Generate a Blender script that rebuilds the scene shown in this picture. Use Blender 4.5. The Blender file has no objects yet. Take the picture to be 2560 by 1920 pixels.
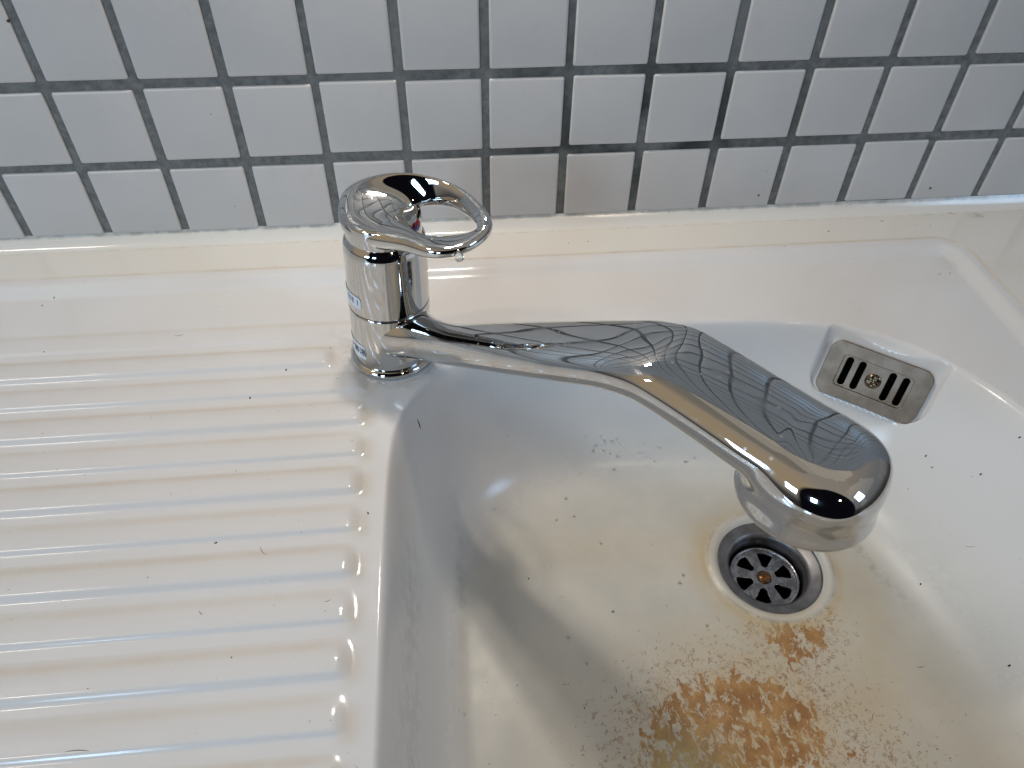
import bpy, bmesh, math, random
import numpy as np
from mathutils import Vector, Matrix

MM = 0.001
rng = np.random.default_rng(7)
random.seed(7)
scene = bpy.context.scene

# ------------------------------------------------------------------ camera
RW = np.array([[0.99559, -0.09325, 0.00999], [0.05877, 0.70333, 0.70843], [-0.07309, -0.70472, 0.70571]])
CAM = np.array([273.25, -436.56, 226.89])
cam_d = bpy.data.cameras.new("camera")
cam = bpy.data.objects.new("camera", cam_d)
scene.collection.objects.link(cam)
m = Matrix([[RW[0][i], RW[1][i], RW[2][i]] for i in range(3)]).to_4x4()
m.translation = Vector(CAM * MM)
cam.matrix_world = m
cam_d.sensor_fit = 'HORIZONTAL'
cam_d.sensor_width = 36.0
cam_d.lens = 36.0 * 1837.97 / 2560.0
cam_d.clip_start = 0.01
cam_d.clip_end = 60.0
scene.camera = cam

# ------------------------------------------------------------------ light
scene.view_settings.view_transform = 'Standard'
scene.view_settings.look = 'None'
scene.view_settings.exposure = 0.08
scene.view_settings.gamma = 1.0
scene.view_settings.use_curve_mapping = False

world = bpy.data.worlds.new("World")
scene.world = world
world.use_nodes = True
wn = world.node_tree
wn.nodes.clear()


def wnode(t, **k):
    n = wn.nodes.new(t)
    for a, b in k.items():
        setattr(n, a, b)
    return n


w_out = wnode('ShaderNodeOutputWorld')
w_bg = wnode('ShaderNodeBackground')
w_tc = wnode('ShaderNodeTexCoord')
w_sep = wnode('ShaderNodeSeparateXYZ')
wn.links.new(w_tc.outputs['Generated'], w_sep.inputs[0])
w_ramp = wnode('ShaderNodeValToRGB')
w_map = wnode('ShaderNodeMapRange')
w_map.inputs['From Min'].default_value = -1
w_map.inputs['From Max'].default_value = 1
wn.links.new(w_sep.outputs['Z'], w_map.inputs['Value'])
wn.links.new(w_map.outputs[0], w_ramp.inputs[0])
cr = w_ramp.color_ramp
cr.elements[0].position = 0.30
cr.elements[0].color = (0.03, 0.028, 0.025, 1)
cr.elements[1].position = 1.0
cr.elements[1].color = (0.50, 0.45, 0.38, 1)
for p, c in ((0.47, (0.09, 0.085, 0.08, 1)), (0.56, (0.27, 0.28, 0.29, 1)), (0.72, (0.34, 0.34, 0.345, 1)), (0.88, (0.52, 0.46, 0.38, 1))):
    e = cr.elements.new(p)
    e.color = c
# the dark clothes of the person standing in front of the sink
w_dot = wnode('ShaderNodeVectorMath', operation='MULTIPLY')
w_dot.inputs[1].default_value = (1.0, 1.0, 0.58)
wn.links.new(w_tc.outputs['Generated'], w_dot.inputs[0])
w_nrm = wnode('ShaderNodeVectorMath', operation='NORMALIZE')
wn.links.new(w_dot.outputs[0], w_nrm.inputs[0])
w_d2 = wnode('ShaderNodeVectorMath', operation='DOT_PRODUCT')
w_d2.inputs[1].default_value = Vector((-0.02, -0.98, 0.16)).normalized()
wn.links.new(w_nrm.outputs[0], w_d2.inputs[0])
w_pm = wnode('ShaderNodeMapRange')
w_pm.inputs['From Min'].default_value = 0.68
w_pm.inputs['From Max'].default_value = 0.71
wn.links.new(w_d2.outputs['Value'], w_pm.inputs['Value'])
w_vor = wnode('ShaderNodeTexVoronoi', distance='CHEBYCHEV')
w_vor.inputs['Scale'].default_value = 2.6
w_vor.inputs['Randomness'].default_value = 0.75
wn.links.new(w_tc.outputs['Generated'], w_vor.inputs['Vector'])
w_bw = wnode('ShaderNodeRGBToBW')
wn.links.new(w_vor.outputs['Color'], w_bw.inputs[0])
w_vm = wnode('ShaderNodeMapRange')
w_vm.inputs['From Min'].default_value = 0.25
w_vm.inputs['From Max'].default_value = 0.75
w_vm.inputs['To Min'].default_value = 0.62
w_vm.inputs['To Max'].default_value = 1.28
wn.links.new(w_bw.outputs[0], w_vm.inputs['Value'])
w_mul = wnode('ShaderNodeVectorMath', operation='SCALE')
wn.links.new(w_ramp.outputs[0], w_mul.inputs[0])
wn.links.new(w_vm.outputs[0], w_mul.inputs['Scale'])
# the lamp-lit, wood-coloured side of the room on the left
w_d3 = wnode('ShaderNodeVectorMath', operation='DOT_PRODUCT')
w_d3.inputs[1].default_value = Vector((-0.72, -0.30, 0.62)).normalized()
wn.links.new(w_tc.outputs['Generated'], w_d3.inputs[0])
w_wm = wnode('ShaderNodeMapRange', interpolation_type='SMOOTHSTEP')
w_wm.inputs['From Min'].default_value = 0.72
w_wm.inputs['From Max'].default_value = 0.97
wn.links.new(w_d3.outputs['Value'], w_wm.inputs['Value'])
w_warm = wnode('ShaderNodeMix', data_type='RGBA')
wn.links.new(w_wm.outputs[0], w_warm.inputs[0])
wn.links.new(w_mul.outputs[0], w_warm.inputs[6])
w_warm.inputs[7].default_value = (0.62, 0.48, 0.32, 1)
w_mix = wnode('ShaderNodeMix', data_type='RGBA')
wn.links.new(w_pm.outputs[0], w_mix.inputs[0])
wn.links.new(w_warm.outputs[2], w_mix.inputs[6])
w_mix.inputs[7].default_value = (0.006, 0.006, 0.009, 1)
wn.links.new(w_mix.outputs[2], w_bg.inputs['Color'])
w_bg.inputs['Strength'].default_value = 0.62
wn.links.new(w_bg.outputs[0], w_out.inputs[0])


def area(name, loc, target, sx, sy, power, col, shape='RECTANGLE'):
    d = bpy.data.lights.new(name, 'AREA')
    d.shape = shape
    d.size = sx
    d.size_y = sy
    d.energy = power
    d.color = col
    o = bpy.data.objects.new(name, d)
    scene.collection.objects.link(o)
    o.location = Vector(loc)
    o.rotation_euler = (Vector(target) - Vector(loc)).to_track_quat('-Z', 'Y').to_euler()
    return o


# small warm lamps on the wall above the sink
area("sink_lamp", (0.272, -0.016, 0.390), (0.30, -0.20, -0.10), 0.026, 0.022, 0.62, (1.0, 0.92, 0.82))
area("sink_lamp", (0.236, -0.016, 0.390), (0.27, -0.20, -0.10), 0.026, 0.022, 0.40, (1.0, 0.92, 0.82))
# warm room lamps behind the photographer, bluish window panes to the left and front
area("room_lamp", (0.85, -1.55, 1.35), (0.3, -0.2, -0.05), 0.10, 0.10, 1.3, (1.0, 0.84, 0.62), 'DISK')
area("room_lamp", (-0.75, -0.35, 1.40), (0.2, -0.2, -0.05), 0.07, 0.25, 3.0, (1.0, 0.92, 0.82))
area("window_pane", (-1.35, -1.55, 0.75), (0.3, -0.2, -0.05), 0.40, 0.60, 13.0, (0.50, 0.74, 1.0))
area("window_pane", (-0.75, -1.95, 0.80), (0.3, -0.2, -0.05), 0.28, 0.50, 8.5, (0.50, 0.74, 1.0))
area("window_pane", (1.90, -1.10, 0.95), (0.3, -0.2, -0.05), 0.40, 0.60, 6.5, (0.42, 0.66, 1.0))


# ------------------------------------------------------------------ helpers
def link(o, parent=None):
    scene.collection.objects.link(o)
    if parent is not None:
        o.parent = parent
    return o


def mesh_obj(name, verts, faces, mat, parent=None, smooth=True, scale=MM):
    me = bpy.data.meshes.new(name)
    v = np.asarray(verts, dtype=float) * scale
    me.from_pydata(v.tolist(), [], [tuple(int(i) for i in f) for f in faces])
    me.validate()
    if smooth:
        me.polygons.foreach_set('use_smooth', [True] * len(me.polygons))
    me.materials.append(mat)
    me.update()
    return link(bpy.data.objects.new(name, me), parent)


def fix_normals(o):
    bm = bmesh.new()
    bm.from_mesh(o.data)
    bmesh.ops.recalc_face_normals(bm, faces=bm.faces)
    bm.to_mesh(o.data)
    bm.free()


def empty(name, loc=(0, 0, 0)):
    o = bpy.data.objects.new(name, None)
    o.empty_display_size = 0.02
    link(o)
    o.location = Vector(loc) * MM
    return o


def tag(o, label=None, cat=None, kind=None, group=None):
    if label:
        o['label'] = label
    if cat:
        o['category'] = cat
    if kind:
        o['kind'] = kind
    if group:
        o['group'] = group
    return o


def grid_faces(nu, nv, close_u=False, close_v=False, off=0):
    f = []
    for i in range(nu if close_u else nu - 1):
        i2 = (i + 1) % nu
        for j in range(nv if close_v else nv - 1):
            j2 = (j + 1) % nv
            f.append((off + i * nv + j, off + i * nv + j2, off + i2 * nv + j2, off + i2 * nv + j))
    return f


def lathe(name, prof, mat, parent, seg=128, axis=(0, 0), lean=None):
    """prof: list of (radius, z); revolved round a vertical axis at `axis`."""
    v = []
    th = np.linspace(0, 2 * np.pi, seg, endpoint=False)
    for r, z in prof:
        for t in th:
            v.append((axis[0] + r * math.cos(t), axis[1] + r * math.sin(t), z))
    v = np.array(v)
    if lean is not None:
        v = lean(v)
    o = mesh_obj(name, v, grid_faces(len(prof), seg, False, True), mat, parent)
    fix_normals(o)
    return o


def round_prof(pts, r=1.0, n=5):
    """round the inner corners of a profile polyline."""
    out = [pts[0]]
    for a, b, c in zip(pts[:-2], pts[1:-1], pts[2:]):
        a, b, c = map(np.array, (a, b, c))
        d1 = (a - b)
        d2 = (c - b)
        l1, l2 = np.linalg.norm(d1), np.linalg.norm(d2)
        k = min(r, l1 * .45, l2 * .45)
        p, q = b + d1 / l1 * k, b + d2 / l2 * k
        for i in range(n + 1):
            t = i / n
            out.append(tuple((1 - t) ** 2 * p + 2 * t * (1 - t) * b + t * t * q))
    out.append(pts[-1])
    return out


def smoothstep(a, b, x):
    t = np.clip((x - a) / (b - a), 0, 1)
    return t * t * (3 - 2 * t)


# ------------------------------------------------------------------ materials
def new_mat(name):
    mt = bpy.data.materials.new(name)
    mt.use_nodes = True
    nt = mt.node_tree
    return mt, nt, nt.nodes['Principled BSDF']


def nd(nt, t, **k):
    n = nt.nodes.new(t)
    for a, b in k.items():
        setattr(n, a, b)
    return n


def mixc(nt, fac, a, b, mode='MIX'):
    n = nd(nt, 'ShaderNodeMix', data_type='RGBA', blend_type=mode)
    for s, v in ((0, fac), (6, a), (7, b)):
        if hasattr(v, 'links') or hasattr(v, 'is_linked'):
            nt.links.new(v, n.inputs[s])
        else:
            n.inputs[s].default_value = v if s == 0 else (*v, 1) if len(v) == 3 else v
    return n.outputs[2]


def math_n(nt, op, a, b=None, c=None, clamp=False):
    n = nd(nt, 'ShaderNodeMath', operation=op, use_clamp=clamp)
    for i, v in enumerate((a, b, c)):
        if v is None:
            continue
        if hasattr(v, 'is_linked'):
            nt.links.new(v, n.inputs[i])
        else:
            n.inputs[i].default_value = v
    return n.outputs[0]


def noise(nt, vec, scale, detail=4, rough=0.55, dist=0.0):
    n = nd(nt, 'ShaderNodeTexNoise')
    n.inputs['Scale'].default_value = scale
    n.inputs['Detail'].default_value = detail
    n.inputs['Roughness'].default_value = rough
    n.inputs['Distortion'].default_value = dist
    nt.links.new(vec, n.inputs['Vector'])
    return n.outputs['Fac']


def ramp(nt, v, a, b, lo=0.0, hi=1.0, smooth=True):
    n = nd(nt, 'ShaderNodeMapRange', interpolation_type='SMOOTHSTEP' if smooth else 'LINEAR')
    n.inputs['From Min'].default_value = a
    n.inputs['From Max'].default_value = b
    n.inputs['To Min'].default_value = lo
    n.inputs['To Max'].default_value = hi
    nt.links.new(v, n.inputs['Value'])
    return n.outputs[0]


def objcoord(nt, scale=None, rot=None):
    tc = nd(nt, 'ShaderNodeTexCoord')
    if scale is None and rot is None:
        return tc.outputs['Object']
    mp = nd(nt, 'ShaderNodeMapping')
    if scale:
        mp.inputs['Scale'].default_value = scale
    if rot:
        mp.inputs['Rotation'].default_value = rot
    nt.links.new(tc.outputs['Object'], mp.inputs[0])
    return mp.outputs[0]


def attr(nt, name):
    n = nd(nt, 'ShaderNodeAttribute')
    n.attribute_name = name
    return n.outputs['Fac']


# chrome
m_chrome, nt, b = new_mat("polished_chrome")
b.inputs['Metallic'].default_value = 1
b.inputs['Base Color'].default_value = (0.62, 0.62, 0.615, 1)
co = objcoord(nt)
sm = noise(nt, co, 60, 3)
chc = mixc(nt, ramp(nt, noise(nt, co, 35, 5, .6), .5, .75), (0.62, 0.62, 0.615), (0.55, 0.545, 0.53))
nt.links.new(chc, b.inputs['Base Color'])
sm2 = noise(nt, co, 210, 6, .7, .6)
wsp = nd(nt, 'ShaderNodeTexVoronoi')
wsp.inputs['Scale'].default_value = 190
nt.links.new(co, wsp.inputs['Vector'])
spot = math_n(nt, 'MULTIPLY', math_n(nt, 'LESS_THAN', wsp.outputs['Distance'], 0.13), math_n(nt, 'GREATER_THAN', noise(nt, co, 30, 2), 0.50))
rgh = math_n(nt, 'ADD', ramp(nt, sm, 0.42, 0.75, 0.02, 0.10), math_n(nt, 'MULTIPLY', ramp(nt, sm2, .5, .8, 0, .12), ramp(nt, sm, .4, .6)))
nt.links.new(math_n(nt, 'ADD', rgh, math_n(nt, 'MULTIPLY', spot, .28)), b.inputs['Roughness'])

# brushed, dull stainless
m_steel, nt, b = new_mat("dull_stainless")
b.inputs['Metallic'].default_value = 1
co = objcoord(nt)
n1 = noise(nt, co, 90, 5)
nt.links.new(mixc(nt, ramp(nt, n1, .35, .7), (0.22, 0.155, 0.11), (0.30, 0.22, 0.165)), b.inputs['Base Color'])
n2 = noise(nt, objcoord(nt, (1, 14, 1)), 300, 4)
nt.links.new(ramp(nt, n2, .3, .7, .30, .36), b.inputs['Roughness'])

m_flange, nt, b = new_mat("grey_waste_steel")
b.inputs['Metallic'].default_value = 1
n1 = noise(nt, objcoord(nt), 120, 5)
nt.links.new(mixc(nt, ramp(nt, n1, .35, .7), (0.17, 0.165, 0.165), (0.24, 0.23, 0.235)), b.inputs['Base Color'])
nt.links.new(ramp(nt, n1, .3, .7, .36, .48), b.inputs['Roughness'])

# wet steel with scale, for the strainer
m_strain, nt, b = new_mat("wet_strainer_steel")
b.inputs['Metallic'].default_value = 0.9
co = objcoord(nt)
n1 = noise(nt, co, 220, 5)
nt.links.new(mixc(nt, ramp(nt, n1, .35, .65), (0.27, 0.26, 0.27), (0.40, 0.40, 0.42)), b.inputs['Base Color'])
nt.links.new(ramp(nt, n1, .3, .7, .18, .36), b.inputs['Roughness'])

m_rustscrew, nt, b = new_mat("rusty_screw")
b.inputs['Metallic'].default_value = 0.5
n1 = noise(nt, objcoord(nt), 380, 4)
nt.links.new(mixc(nt, ramp(nt, n1, .42, .6), (0.20, 0.075, 0.015), (0.06, 0.045, 0.03)), b.inputs['Base Color'])
b.inputs['Roughness'].default_value = 0.16

m_darkscrew, nt, b = new_mat("tarnished_screw")
b.inputs['Metallic'].default_value = 0.9
n1 = noise(nt, objcoord(nt), 420, 4)
nt.links.new(mixc(nt, ramp(nt, n1, .42, .6), (0.22, 0.17, 0.11), (0.05, 0.04, 0.03)), b.inputs['Base Color'])
b.inputs['Roughness'].default_value = 0.2

m_black, nt, b = new_mat("black_hollow")
b.inputs['Base Color'].default_value = (0.006, 0.005, 0.004, 1)  # near-black paints in the darkness inside the overflow channel and waste pipe
b.inputs['Roughness'].default_value = 0.9
b.inputs['Specular IOR Level'].default_value = 0.1

m_seam, nt, b = new_mat("black_rubber_seam")
b.inputs['Base Color'].default_value = (0.01, 0.01, 0.012, 1)
b.inputs['Roughness'].default_value = 0.4

m_sticker, nt, b = new_mat("white_sticker")
b.inputs['Base Color'].default_value = (0.70, 0.74, 0.80, 1)
b.inputs['Roughness'].default_value = 0.35
m_ink, nt, b = new_mat("dark_ink")
b.inputs['Base Color'].default_value = (0.03, 0.035, 0.06, 1)
b.inputs['Roughness'].default_value = 0.5
m_redink, nt, b = new_mat("red_ink")
b.inputs['Base Color'].default_value = (0.45, 0.06, 0.04, 1)
m_blue, nt, b = new_mat("blue_plastic")
b.inputs['Base Color'].default_value = (0.02, 0.025, 0.22, 1)
b.inputs['Roughness'].default_value = 0.2
m_red, nt, b = new_mat("red_plastic")
b.inputs['Base Color'].default_value = (0.22, 0.005, 0.01, 1)
b.inputs['Roughness'].default_value = 0.2

m_crumb, nt, b = new_mat("dark_crumb")
b.inputs['Base Color'].default_value = (0.025, 0.018, 0.014, 1)
b.inputs['Roughness'].default_value = 0.8

m_water, nt, b = new_mat("water_droplet")
b.inputs['Base Color'].default_value = (0.95, 0.97, 0.97, 1)
b.inputs['Roughness'].default_value = 0.02
b.inputs['IOR'].default_value = 1.33
b.inputs['Transmission Weight'].default_value = 1.0

# wall tiles
m_tile, nt, b = new_mat("matt_grey_tile")
co = objcoord(nt)
n1 = noise(nt, co, 9, 4)
n2 = noise(nt, co, 60, 6, .6)
base = mixc(nt, ramp(nt, n1, .35, .65), (0.56, 0.52, 0.485), (0.60, 0.555, 0.515))
base = mixc(nt, ramp(nt, n2, .60, .78, 0, .25), base, (0.40, 0.39, 0.37))
att = attr(nt, 'grime')
g3 = noise(nt, co, 34, 5, .6, .4)
base = mixc(nt, math_n(nt, 'MULTIPLY', att, ramp(nt, g3, .38, .75, .0, .05)), base, (0.38, 0.36, 0.34))
vo = nd(nt, 'ShaderNodeTexVoronoi')
vo.inputs['Scale'].default_value = 46
nt.links.new(co, vo.inputs['Vector'])
spk = math_n(nt, 'LESS_THAN', vo.outputs['Distance'], 0.045)
base = mixc(nt, math_n(nt, 'MULTIPLY', spk, ramp(nt, noise(nt, co, 12, 2), .54, .58)), base, (0.05, 0.045, 0.04))
nt.links.new(base, b.inputs['Base Color'])
b.inputs['Roughness'].default_value = 0.30
b.inputs['Specular IOR Level'].default_value = 0.45
bp = nd(nt, 'ShaderNodeBump')
bp.inputs['Strength'].default_value = 0.12
bp.inputs['Distance'].default_value = 0.0006
nt.links.new(noise(nt, co, 160, 5, .6), bp.inputs['Height'])
nt.links.new(bp.outputs[0], b.inputs['Normal'])

# grout
m_grout, nt, b = new_mat("grey_grout")
co = objcoord(nt)
n1 = noise(nt, co, 7, 4, .6)
n2 = noise(nt, co, 170, 6, .7)
base = mixc(nt, ramp(nt, n2, .3, .7), (0.115, 0.112, 0.105), (0.22, 0.215, 0.20))
att = attr(nt, 'mould')
base = mixc(nt, math_n(nt, 'MULTIPLY', att, ramp(nt, noise(nt, co, 26, 4), .36, .60)), base, (0.022, 0.024, 0.022))
base = mixc(nt, ramp(nt, n1, .58, .72, 0, .6), base, (0.20, 0.195, 0.18))
nt.links.new(base, b.inputs['Base Color'])
b.inputs['Roughness'].default_value = 0.85
bp = nd(nt, 'ShaderNodeBump')
bp.inputs['Strength'].default_value = 0.5
bp.inputs['Distance'].default_value = 0.0006
nt.links.new(n2, bp.inputs['Height'])
nt.links.new(bp.outputs[0], b.inputs['Normal'])

# glazed sink
m_sink, nt, b = new_mat("cream_glazed_sink")
co = objcoord(nt)
n1 = noise(nt, co, 7, 4)
n2 = noise(nt, co, 45, 6, .6)
white = mixc(nt, ramp(nt, n1, .35, .65), (0.655, 0.625, 0.605), (0.69, 0.67, 0.655))
cream = (0.70, 0.655, 0.58)
base = mixc(nt, attr(nt, 'cream'), white, cream)
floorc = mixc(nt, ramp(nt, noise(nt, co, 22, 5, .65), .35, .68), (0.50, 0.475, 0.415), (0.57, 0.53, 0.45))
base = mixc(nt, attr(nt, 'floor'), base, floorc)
yel = math_n(nt, 'MULTIPLY', attr(nt, 'stain_shade'), ramp(nt, n2, .25, .65, .45, 1.0), clamp=True)
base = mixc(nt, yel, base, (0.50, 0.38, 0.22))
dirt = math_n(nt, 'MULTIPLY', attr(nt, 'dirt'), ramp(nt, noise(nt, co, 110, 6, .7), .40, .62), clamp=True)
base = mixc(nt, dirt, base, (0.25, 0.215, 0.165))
# rust blotches: soft mask against a torn, thresholded noise
ru = attr(nt, 'rust')
dco = nd(nt, 'ShaderNodeTexNoise')
dco.inputs['Scale'].default_value = 120
dco.inputs['Detail'].default_value = 3
nt.links.new(co, dco.inputs['Vector'])
va = nd(nt, 'ShaderNodeVectorMath', operation='MULTIPLY_ADD')
nt.links.new(dco.outputs['Color'], va.inputs[0])
va.inputs[1].default_value = (0.006, 0.006, 0.0)
nt.links.new(co, va.inputs[2])
mpr = nd(nt, 'ShaderNodeMapping')
mpr.inputs['Rotation'].default_value = (0, 0, math.radians(35))
mpr.inputs['Scale'].default_value = (1.0, 0.6, 1.0)
nt.links.new(va.outputs[0], mpr.inputs[0])
nr = noise(nt, mpr.outputs[0], 250, 9, .66, .5)
thr = math_n(nt, 'SUBTRACT', math_n(nt, 'ADD', nr, math_n(nt, 'MULTIPLY', ru, 0.38)), 0.845)
rmask = math_n(nt, 'MAXIMUM', math_n(nt, 'MULTIPLY', ramp(nt, thr, 0.0, 0.014), .95), ramp(nt, thr, -0.10, 0.04, 0, .20))
# thin branching scratches round the blotches
rl = noise(nt, mpr.outputs[0], 260, 3, .6, 1.2)
rl2 = noise(nt, va.outputs[0], 330, 2, .5, 1.6)
line = math_n(nt, 'MAXIMUM', ramp(nt, math_n(nt, 'ABSOLUTE', math_n(nt, 'SUBTRACT', rl, .5)), 0.008, .026, 1.0, 0.0),
              ramp(nt, math_n(nt, 'ABSOLUTE', math_n(nt, 'SUBTRACT', rl2, .52)), 0.008, .026, 1.0, 0.0))
lsel = ramp(nt, math_n(nt, 'ADD', noise(nt, co, 300, 3, .6), math_n(nt, 'MULTIPLY', attr(nt, 'rustline'), 0.22)), .69, .75)
lmask = math_n(nt, 'MULTIPLY', line, lsel)
rustc = mixc(nt, ramp(nt, noise(nt, co, 90, 5), .35, .65), (0.28, 0.12, 0.029), (0.42, 0.225, 0.07))
rustc = mixc(nt, ramp(nt, noise(nt, co, 420, 5, .7), .45, .7, 0, .6), rustc, (0.20, 0.075, 0.018))
rustc = mixc(nt, attr(nt, 'rustyellow'), rustc, (0.50, 0.38, 0.17))
base = mixc(nt, math_n(nt, 'MULTIPLY', lmask, .75), base, (0.22, 0.095, 0.03))
base = mixc(nt, rmask, base, rustc)
# scattered tiny dark specks
vs = nd(nt, 'ShaderNodeTexVoronoi')
vs.inputs['Scale'].default_value = 150
nt.links.new(co, vs.inputs['Vector'])
sp = math_n(nt, 'MULTIPLY', math_n(nt, 'LESS_THAN', vs.outputs['Distance'], 0.06), math_n(nt, 'GREATER_THAN', noise(nt, co, 75, 2), 0.755))
base = mixc(nt, math_n(nt, 'MULTIPLY', sp, .35), base, (0.12, 0.09, 0.06))
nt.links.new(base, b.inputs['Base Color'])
rr = ramp(nt, n2, .3, .7, .10, .18)
rr = math_n(nt, 'ADD', rr, math_n(nt, 'MULTIPLY', attr(nt, 'floor'), 0.26))
rr = math_n(nt, 'ADD', rr, math_n(nt, 'MULTIPLY', rmask, 0.2))
nt.links.new(rr, b.inputs['Roughness'])
b.inputs['IOR'].default_value = 1.5
bp = nd(nt, 'ShaderNodeBump')
bp.inputs['Strength'].default_value = 0.25
bp.inputs['Distance'].default_value = 0.0004
hh = math_n(nt, 'ADD', noise(nt, co, 25, 2), math_n(nt, 'MULTIPLY', n2, 0.12))
hh = math_n(nt, 'SUBTRACT', hh, math_n(nt, 'MULTIPLY', rmask, 0.35))
nt.links.new(hh, bp.inputs['Height'])
nt.links.new(bp.outputs[0], b.inputs['Normal'])

# ------------------------------------------------------------------ tiled wall
X0, X1, Z0, Z1 = -1000.0, 1500.0, -450.0, 1250.0
wv, wf = [], []
gx = np.concatenate([np.arange(X0, -60, 25), np.arange(-60, 720, 5), np.arange(720, X1 + 1, 20)])
gz = np.concatenate([np.arange(Z0, -60, 25), np.arange(-60, 140, 5), np.arange(140, Z1 + 1, 25)])
GX, GZ = np.meshgrid(gx, gz, indexing='ij')
v = np.stack([GX.ravel(), np.zeros(GX.size), GZ.ravel()], 1)
wall = mesh_obj("tiled_wall", v, grid_faces(len(gx), len(gz)), m_grout, None, smooth=False)
tag(wall, "grey tiled wall with dark grout behind the sink", None, "structure")
mould = np.exp(-(((v[:, 0] - 400) / 110) ** 2)) * np.exp(-(((v[:, 2] - 10) / 60) ** 2)) * 1.0
mould = np.maximum(mould, 0.55 * np.exp(-(((v[:, 0] - 330) / 45) ** 2)) * np.exp(-(((v[:, 2]) / 40) ** 2)))
a = wall.data.attributes.new('mould', 'FLOAT', 'POINT')
a.data.foreach_set('value', mould.astype(np.float32))
wall.location = (0, 0.0, 0)


def tile_geom(cx, cz, w, h, y_face, rot):
    """a tile: flat face with a softly rounded rim, back sunk into the grout."""
    rings = []
    for inset, dep in ((0, 1.2), (0.05, -0.1), (0.25, -0.55), (0.7, -0.85), (1.5, -1.0)):
        hw, hh_, r = w / 2 - inset, h / 2 - inset, max(1.3 - inset * .6, .4)
        ring = []
        for sx, sz, a0 in ((1, 1, 0), (-1, 1, 90), (-1, -1, 180), (1, -1, 270)):
            for k in range(4):
                t = math.radians(a0 + 30 * k)
                ring.append((sx * (hw - r) + r * math.cos(t), sz * (hh_ - r) + r * math.sin(t), dep))
        rings.append(ring)
    vv, ff = [], []
    c, s = math.cos(rot), math.sin(rot)
    for ring in rings:
        for x, z, d in ring:
            vv.append((cx + x * c - z * s, y_face + d, cz + x * s + z * c))
    n = 16
    for i in range(len(rings) - 1):
        for j in range(n):
            ff.append((i * n + j, (i + 1) * n + j, (i + 1) * n + (j + 1) % n, i * n + (j + 1) % n))
    ff.append(tuple((len(rings) - 1) * n + j for j in range(n))[::-1])
    return vv, ff


tv, tf = [], []
GROUT = 5.2
for i in range(-20, 30):
    for k in range(-8, 24):
        j = rng.normal(0, .28, 6)
        hx = 50 * (i + .5) + j[0] - 0.2
        hz = 50 * (k + .5) + j[1] + (0.8 * (hx - 273) / 400 if True else 0) + 0.0
        w = 50 - GROUT + j[2] * .9
        h = 50 - GROUT - .5 + j[3] * .9
        vv, ff = tile_geom(hx, hz, w, h, -0.35 + j[5] * .25, math.radians(j[4] * .5))
        o0 = len(tv)
        tv += vv
        tf += [tuple(q + o0 for q in f) for f in ff]
tiles = mesh_obj("tiles", tv, tf, m_tile, wall, smooth=True)
tvn = np.array(tv)
gr = np.exp(-(((tvn[:, 0] - 335) / 85) ** 2)) * np.exp(-(((tvn[:, 2] + 10) / 60) ** 2)) + .5 * np.exp(-(((tvn[:, 2] + 60) / 16) ** 2))
a = tiles.data.attributes.new('grime', 'FLOAT', 'POINT')
a.data.foreach_set('value', np.clip(gr, 0, 1).astype(np.float32))
fix_normals(tiles)
tiles.data.polygons.foreach_set('use_smooth', [True] * len(tiles.data.polygons))


# ------------------------------------------------------------------ sink height field
def catmull(pts, n=14):
    P = np.array(pts, float)
    out = []
    L = len(P)
    for i in range(L):
        p0, p1, p2, p3 = P[(i - 1) % L], P[i], P[(i + 1) % L], P[(i + 2) % L]
        for k in range(n):
            t = k / n
            out.append(.5 * ((2 * p1) + (-p0 + p2) * t + (2 * p0 - 5 * p1 + 4 * p2 - p3) * t ** 2 + (-p0 + 3 * p1 - 3 * p2 + p3) * t ** 3))
    return np.array(out)


def sdist(x, y, poly):
    """signed distance, positive inside."""
    best = np.full(x.shape, 1e9)
    ins = np.zeros(x.shape, bool)
    L = len(poly)
    for i in range(L):
        ax_, ay_ = poly[i]
        bx_, by_ = poly[(i + 1) % L]
        dx, dy = bx_ - ax_, by_ - ay_
        t = np.clip(((x - ax_) * dx + (y - ay_) * dy) / (dx * dx + dy * dy + 1e-12), 0, 1)
        best = np.minimum(best, (x - ax_ - t * dx) ** 2 + (y - ay_ - t * dy) ** 2)
        if dy != 0:
            c = ((ay_ > y) != (by_ > y)) & (x < dx * (y - ay_) / dy + ax_)
            ins ^= c
    d = np.sqrt(best)
    return np.where(ins, d, -d)


RIM = catmull([(236, -200), (243, -165), (262, -136), (296, -115), (345, -105), (430, -105), (490, -111), (536, -132), (568, -170),
               (588, -225), (598, -300), (602, -400), (590, -450), (550, -475), (300, -475), (250, -465), (236, -420), (235, -310)])
FLR = catmull([(280, -238), (298, -198), (334, -175), (385, -166), (436, -166), (474, -182), (494, -220), (508, -280), (520, -335),
               (526, -390), (500, -430), (400, -440), (300, -436), (284, -405), (277, -310)])
LEDGE, DECK, FLOOR = -55.0, -60.0, -158.0
DRX, DRY, DRR = 452.5, -217.5, 32.5


def sd_rbox(x, y, x0, x1, y0, y1, r):
    cx, cy, hx, hy = (x0 + x1) / 2, (y0 + y1) / 2, (x1 - x0) / 2 - r, (y1 - y0) / 2 - r
    qx, qy = np.abs(x - cx) - hx, np.abs(y - cy) - hy
    return -(np.hypot(np.maximum(qx, 0), np.maximum(qy, 0)) + np.minimum(np.maximum(qx, qy), 0) - r)


RIB_TOP = [-99.6 - 22.5 * k for k in range(15)]


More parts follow.
